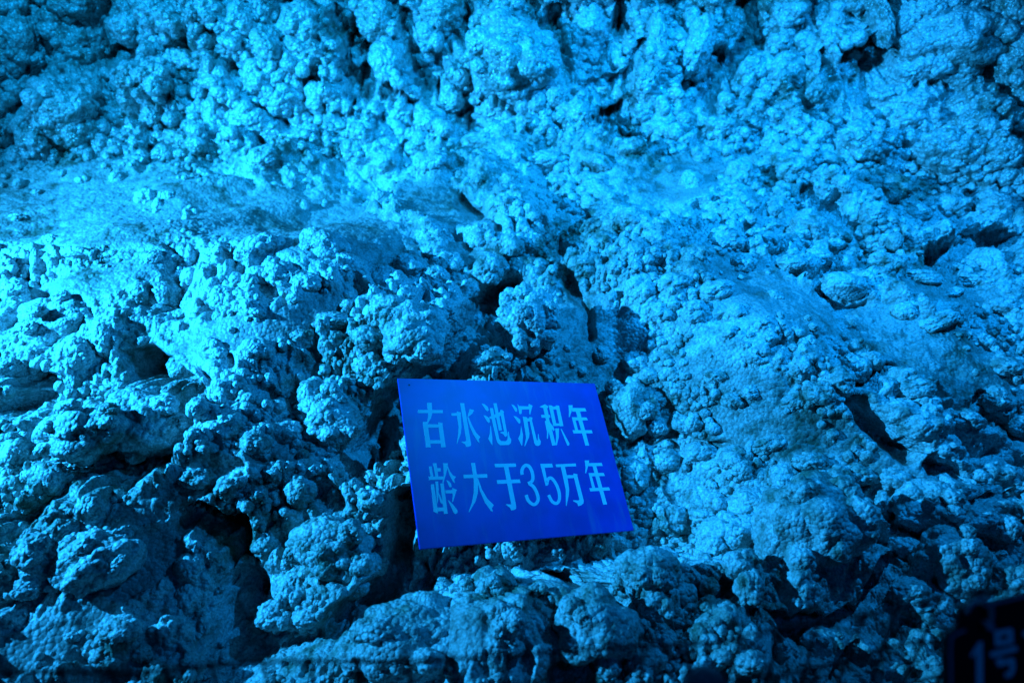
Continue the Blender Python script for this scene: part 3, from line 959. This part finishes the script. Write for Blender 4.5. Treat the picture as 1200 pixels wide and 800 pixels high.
def tube(name, pts, rad, material, parent, seg=8):
    bm = bmesh.new()
    rings = []
    pts = [Vector(p) for p in pts]
    up = None
    for i, p in enumerate(pts):
        d = (pts[min(i + 1, len(pts) - 1)] - pts[max(i - 1, 0)]).normalized()
        if up is None:
            up = d.orthogonal().normalized()
        up = (up - d * up.dot(d)).normalized()
        sd = d.cross(up)
        rings.append([bm.verts.new(p + (up * math.cos(2 * math.pi * k / seg) + sd * math.sin(2 * math.pi * k / seg)) * rad) for k in range(seg)])
    for a, b in zip(rings[:-1], rings[1:]):
        for k in range(seg):
            bm.faces.new((a[k], a[(k + 1) % seg], b[(k + 1) % seg], b[k]))
    bm.faces.new(rings[0][::-1])
    bm.faces.new(rings[-1])
    bmesh.ops.recalc_face_normals(bm, faces=bm.faces)
    for f in bm.faces:
        f.smooth = True
    me = bpy.data.meshes.new(name)
    bm.to_mesh(me)
    bm.free()
    return link(name, me, material, parent)


# ------------------------------------------------------------------ blue plaque with its two lines of writing
plaque = frame_empty('plaque', PO, PX_, -PY_, PX_.cross(-PY_))
tag(plaque, 'bright blue plaque with two lines of pale Chinese writing lying on the rocks', 'sign')
bo = slab('board', [(0, 0), (PW, 0), (PW, -PH), (0, -PH)], -0.0035, 0.0, M_BOARD, plaque, 0.0006)

A = (480, 460, 10.0)
Bc = (580, 460, 1200 / 130)
Cc = (490, 530, 1200 / 130)
Dd = (600, 530, 1200 / 130)
GLYPHS = [
    (A, [[(98, 200), (388, 203), (390, 240), (98, 240)], [(202, 118), (258, 118), (265, 240), (250, 300), (215, 358), (200, 362), (212, 310), (216, 240)],
         [(152, 342), (205, 340), (212, 365), (248, 640), (192, 640)], [(205, 368), (345, 370), (345, 408), (212, 410)],
         [(332, 345), (388, 355), (385, 375), (424, 638), (368, 640), (338, 400)], [(230, 555), (365, 555), (368, 595), (236, 598)]]),
    (A, [[(590, 122), (638, 122), (720, 600), (718, 620), (690, 632), (658, 635), (650, 605), (608, 582), (608, 572), (650, 570), (662, 560)],
         [(487, 240), (548, 238), (555, 218), (600, 232), (602, 300), (608, 400), (600, 480), (555, 600), (550, 598), (565, 500), (572, 400), (552, 270), (490, 270)],
         [(678, 278), (700, 190), (755, 203), (735, 245), (690, 280)],
         [(672, 285), (690, 285), (735, 390), (780, 470), (828, 518), (810, 545), (818, 590), (800, 575), (745, 490), (705, 400)]]),
    (A, [[(842, 128), (875, 132), (915, 165), (928, 205), (910, 220), (890, 200)], [(862, 262), (895, 270), (935, 300), (940, 345), (925, 355), (905, 335)],
         [(945, 380), (952, 400), (968, 520), (970, 620), (955, 600), (920, 540), (938, 480)],
         [(938, 180), (975, 180), (1050, 540), (1070, 565), (1130, 568), (1145, 545), (1150, 455), (1160, 455), (1168, 510), (1190, 550), (1185, 590), (1160, 612), (1060, 615), (1030, 590), (1015, 550), (960, 310), (935, 300), (933, 280), (955, 275)],
         [(980, 125), (1018, 122), (1082, 440), (1045, 445)],
         [(960, 270), (1060, 225), (1062, 200), (1082, 202), (1105, 222), (1100, 240), (1145, 490), (1140, 508), (1118, 518), (1100, 490), (1062, 470), (1062, 460), (1105, 455), (1068, 270), (965, 310)]]),
    (Bc, [[(175, 125), (205, 135), (240, 175), (238, 205), (222, 205), (200, 170)], [(198, 250), (230, 258), (272, 290), (275, 325), (260, 335), (240, 310)],
          [(282, 350), (303, 460), (295, 570), (285, 570), (250, 495), (272, 450)],
          [(242, 122), (262, 145), (360, 148), (365, 122), (405, 140), (398, 165), (378, 245), (370, 225), (370, 180), (290, 182), (288, 225), (268, 235), (260, 215)],
          [(300, 258), (330, 262), (345, 265), (372, 440), (368, 480), (325, 578), (318, 575), (335, 490), (328, 430)],
          [(340, 278), (372, 275), (372, 262), (405, 268), (400, 300), (452, 515), (462, 515), (465, 445), (472, 450), (478, 495), (495, 525), (490, 560), (470, 575), (440, 572), (425, 545), (375, 310), (342, 310)]]),
    (Bc, [[(480, 152), (540, 125), (578, 148), (572, 165), (525, 168)], [(520, 160), (562, 160), (580, 240), (588, 300), (600, 330), (658, 568), (618, 572), (540, 250)],
          [(498, 240), (590, 238), (600, 268), (505, 272)], [(538, 305), (585, 300), (588, 340), (580, 430), (570, 500), (560, 495), (562, 430)],
          [(585, 320), (598, 325), (630, 365), (645, 400), (632, 415), (615, 390)], [(580, 135), (620, 140), (668, 360), (630, 360)], [(655, 138), (692, 140), (740, 360), (700, 362)],
          [(600, 150), (680, 150), (683, 180), (610, 182)], [(645, 333), (712, 330), (716, 358), (650, 360)], [(650, 385), (692, 385), (690, 480), (668, 570), (655, 560), (660, 470)],
          [(708, 390), (720, 392), (795, 530), (805, 550), (800, 570), (782, 572), (765, 530)]]),
    (Bc, [[(795, 135), (840, 135), (838, 170), (808, 262), (798, 262), (800, 210)], [(835, 165), (975, 168), (988, 200), (835, 205)], [(870, 190), (915, 190), (1018, 570), (978, 572)],
          [(828, 265), (990, 268), (1003, 298), (850, 300)], [(830, 262), (868, 290), (900, 410), (868, 412)], [(838, 405), (1045, 405), (1056, 438), (850, 440)]]),
    (Cc, [[(115, 150), (145, 150), (165, 262), (135, 265)], [(158, 115), (198, 115), (218, 262), (185, 262)], [(200, 168), (243, 168), (243, 205), (205, 207)], [(113, 260), (270, 258), (275, 292), (118, 297)],
          [(270, 115), (320, 115), (318, 160), (300, 240), (272, 330), (262, 325), (275, 240)], [(308, 150), (322, 150), (345, 205), (375, 245), (408, 262), (390, 290), (398, 335), (378, 318), (340, 250)],
          [(303, 297), (330, 308), (355, 335), (362, 370), (342, 380), (325, 350)], [(290, 408), (365, 405), (370, 382), (418, 402), (405, 440), (378, 530), (365, 540), (372, 470), (372, 442), (296, 442)],
          [(318, 512), (335, 520), (385, 570), (425, 625), (425, 650), (405, 665), (385, 655), (360, 600)], [(137, 345), (170, 340), (208, 595), (215, 640), (210, 660), (168, 640)],
          [(238, 335), (275, 330), (320, 660), (278, 665)], [(195, 595), (290, 592), (292, 632), (198, 637)], [(185, 312), (215, 312), (222, 400), (215, 520), (205, 560), (200, 500)],
          [(215, 420), (235, 460), (265, 530), (262, 560), (240, 540), (222, 480)]]),
    (Cc, [[(488, 240), (745, 232), (750, 272), (492, 278)], [(570, 112), (615, 112), (635, 240), (650, 330), (645, 440), (620, 530), (552, 645), (545, 640), (580, 540), (600, 430), (600, 300)],
          [(632, 270), (650, 285), (690, 400), (750, 500), (818, 568), (798, 600), (806, 640), (785, 630), (720, 540), (665, 410)]]),
    (Cc, [[(823, 122), (1055, 118), (1060, 155), (833, 160)], [(848, 298), (1098, 290), (1108, 328), (855, 340)],
          [(925, 150), (975, 150), (1060, 580), (1058, 608), (1035, 622), (1005, 625), (990, 595), (950, 568), (952, 558), (1005, 560)]]),
    (Dd, quads_of(curve_pts([(110, 240), (105, 205), (120, 160), (150, 138), (185, 152), (212, 200), (225, 260), (215, 310), (172, 338)]), 36)
     + quads_of(curve_pts([(185, 336), (230, 368), (265, 430), (282, 500), (265, 545), (235, 562), (200, 545), (170, 510), (152, 458)]), 36)),
    (Dd, [[(305, 122), (432, 120), (443, 160), (312, 165)], [(305, 125), (345, 130), (390, 355), (362, 360)]]
     + quads_of(curve_pts([(376, 345), (386, 295), (410, 274), (440, 290), (480, 350), (508, 430), (512, 500), (495, 540), (470, 550), (430, 525), (395, 458)]), 34)),
    (Dd, [[(470, 128), (688, 118), (693, 148), (478, 158)], [(525, 150), (570, 148), (600, 280), (618, 400), (612, 470), (588, 578), (582, 575), (580, 480), (580, 400)], [(590, 245), (690, 243), (690, 275), (598, 278)],
          [(663, 225), (708, 235), (705, 250), (775, 520), (772, 550), (745, 572), (715, 580), (705, 550), (660, 525), (660, 515), (715, 518), (728, 510), (665, 260)]]),
    (Dd, [[(785, 85), (833, 85), (830, 120), (800, 225), (790, 222), (795, 160)], [(828, 115), (968, 112), (980, 145), (825, 148)], [(868, 140), (908, 140), (1028, 560), (985, 563)],
          [(825, 222), (990, 220), (1003, 253), (845, 258)], [(828, 225), (862, 255), (900, 385), (868, 388)], [(835, 385), (1048, 375), (1060, 408), (845, 420)]]),
]
for (ox, oy, sc), polys in GLYPHS:
    conv = []
    for p in polys:
        q = [plaque_uv(ox + x / sc, oy + y / sc) for x, y in p]
        conv.append([(u, -v) for u, v in q])
    multi_slab('character', conv, -0.0002, 0.0005, M_LETTER, plaque)
# a small screw hole mark near the upper left corner
hu, hv = plaque_uv(479.5, 451)
slab('nail_hole', [(hu + 0.0018 * math.cos(t), -hv + 0.0018 * math.sin(t)) for t in [k * math.pi / 5 for k in range(10)]], -0.0002, 0.0003, M_PANEL, plaque)

# ------------------------------------------------------------------ wire fence in front, out of focus
def at_z(px, py, z):
    d = ray(px, py)
    return CAM + d * ((z - CAM.z) / d.z)


fence = frame_empty('wire_fence', at_z(828, 796, 1.02), Vector((1, 0, 0)), Vector((0, 1, 0)), Vector((0, 0, 1)))
tag(fence, 'thin dark wire mesh fence out of focus along the bottom edge', 'fence')
FO = fence.location.copy()
TOPZ = 1.05
top_px = [(60, 788), (200, 782), (350, 777), (500, 770), (700, 763), (830, 750), (880, 745), (1000, 722), (1087, 703), (1133, 696), (1230, 680)]
top = [at_z(x, y, TOPZ) for x, y in top_px]
top = [top[0] + (top[0] - top[1]) * 2] + top + [top[-1] + (top[-1] - top[-2]) * 3]
top_c = [Vector(p) for p in curve_pts([tuple(p) for p in top], 8)]
for k in range(5):
    dz = -0.052 * k
    tube('strand', [p + Vector((0, 0, dz + 0.003 * math.sin(i * 0.35 + k * 2))) - FO for i, p in enumerate(top_c)], 0.0014, M_WIRE, fence)
acc = 0.0
last = top_c[0]
upr = []
for p in top_c:
    seg = (p - last).length
    while acc + seg >= 0.034 and seg > 0:
        t = (0.034 - acc) / seg
        last = last.lerp(p, t)
        upr.append(last.copy())
        seg = (p - last).length
        acc = 0.0
    acc += seg
    last = p
for i, p in enumerate(upr):
    j = random.uniform(-0.003, 0.003)
    tube('picket_wire', [p + Vector((j, 0, 0.004)) - FO, p + Vector((0, 0, -0.1)) - FO, p + Vector((-j, 0, -0.25)) - FO], 0.0015, M_WIRE, fence, 6)
# thin loose end of wire that stands up past the mesh
tube('loose_wire', [Vector(p) - FO for p in curve_pts([tuple(at(1094, 604, 0.66)), tuple(at(1092, 640, 0.655)), tuple(at(1088, 690, 0.65)), tuple(at(1080, 722, 0.64)), tuple(at(1078, 760, 0.635))], 5)], 0.0006, M_WIRE, fence, 6)
# rounded head of the post that carries the mesh
pb = bmesh.new()
ph, pr = 0.0, 0.0175
rings = []
for rr, zz in [(0.35, 0.0), (0.8, -0.002), (1.0, -0.008), (1.0, -0.03), (0.92, -0.032), (0.92, -0.62)]:
    rings.append([pb.verts.new((pr * rr * math.cos(2 * math.pi * k / 20), pr * rr * math.sin(2 * math.pi * k / 20), zz)) for k in range(20)])
for a, b in zip(rings[:-1], rings[1:]):
    for k in range(20):
        pb.faces.new((a[k], b[k], b[(k + 1) % 20], a[(k + 1) % 20]))
pb.faces.new(rings[0])
for f in pb.faces:
    f.smooth = True
pm = bpy.data.meshes.new('post')
pb.to_mesh(pm)
pb.free()
link('post', pm, M_POST, fence)

# ------------------------------------------------------------------ black number sign tied to the fence
SD = 0.50
s_o = at(1108, 800, SD)
s_x = (at(1200, 783, SD * 1.03) - s_o).normalized()
s_n = (CAM - s_o).normalized()
s_n = (Vector((0, -0.8, 0.6)) - s_x * Vector((0, -0.8, 0.6)).dot(s_x)).normalized()
s_y = s_n.cross(s_x)
number = frame_empty('number_sign', s_o, s_x, s_y, s_n)
tag(number, 'black number sign with a pale rim tied to the fence at lower right', 'sign')


def nuv(px, py):
    d = ray(px, py)
    s = (s_o - CAM).dot(s_n) / d.dot(s_n)
    q = CAM + d * s - s_o
    return q.dot(s_x), q.dot(s_y)


def arc(pts):
    return [nuv(x, y) for x, y in pts]


outline = [(1108, 930), (1108, 750), (1110, 742), (1116, 737), (1123, 733), (1123, 720), (1126, 711), (1134, 706), (1150, 707), (1200, 695), (1330, 664), (1345, 668), (1350, 680), (1350, 880)]
slab('panel', arc(outline), -0.004, 0.0, M_PANEL, number)
for rc in ([(1114, 925), (1114, 800), (1114, 752), (1119, 743), (1131, 738)], [(1152, 709.5), (1200, 698.5), (1328, 668)]):
    slab('rim', arc(ribbon(curve_pts(rc, 4), 2.6)), -0.0001, 0.0004, M_RIM, number)


def e6(pts):
    return [(1080 + x * 0.15, 680 + y * 0.15) for x, y in pts]


M_DIM = M_LETTER
multi_slab('digit', [arc(e6([(380, 578), (440, 482), (472, 470), (476, 900), (428, 905), (424, 560), (388, 600)]))], -0.0001, 0.0005, M_DIM, number)
hao = []
for st in ([(567, 412), (702, 388)], [(572, 490), (708, 468)], [(585, 398), (592, 505)], [(688, 380), (694, 480)], [(535, 578), (742, 525)],
           [(612, 600), (596, 652)], [(590, 650), (712, 618)], [(704, 608), (706, 690), (692, 728), (648, 738)]):
    hao += [arc(e6(q)) for q in quads_of(st, 40)]
multi_slab('character', hao, -0.0001, 0.0005, M_DIM, number)
multi_slab('character', [arc(e6(q)) for q in quads_of([(795, 400), (835, 440)], 36)], -0.0001, 0.0005, M_DIM, number)
# tie wire looped through the ear of the panel
tie = [(1127, 716), (1129, 706), (1138, 699.5), (1148, 703), (1153, 714), (1155, 730)]
tp = []
for k, (x, y) in enumerate(tie):
    u, v = nuv(x, y)
    tp.append((u, v, 0.004 + 0.004 * math.sin(k / 5 * math.pi)))
tube('tie_wire', curve_pts(tp, 6), 0.0015, M_TIE, number)
slab('tie_end', arc([(1146, 727), (1152, 725), (1158, 732), (1156, 737), (1150, 735)]), 0.002, 0.006, M_TIE, number)
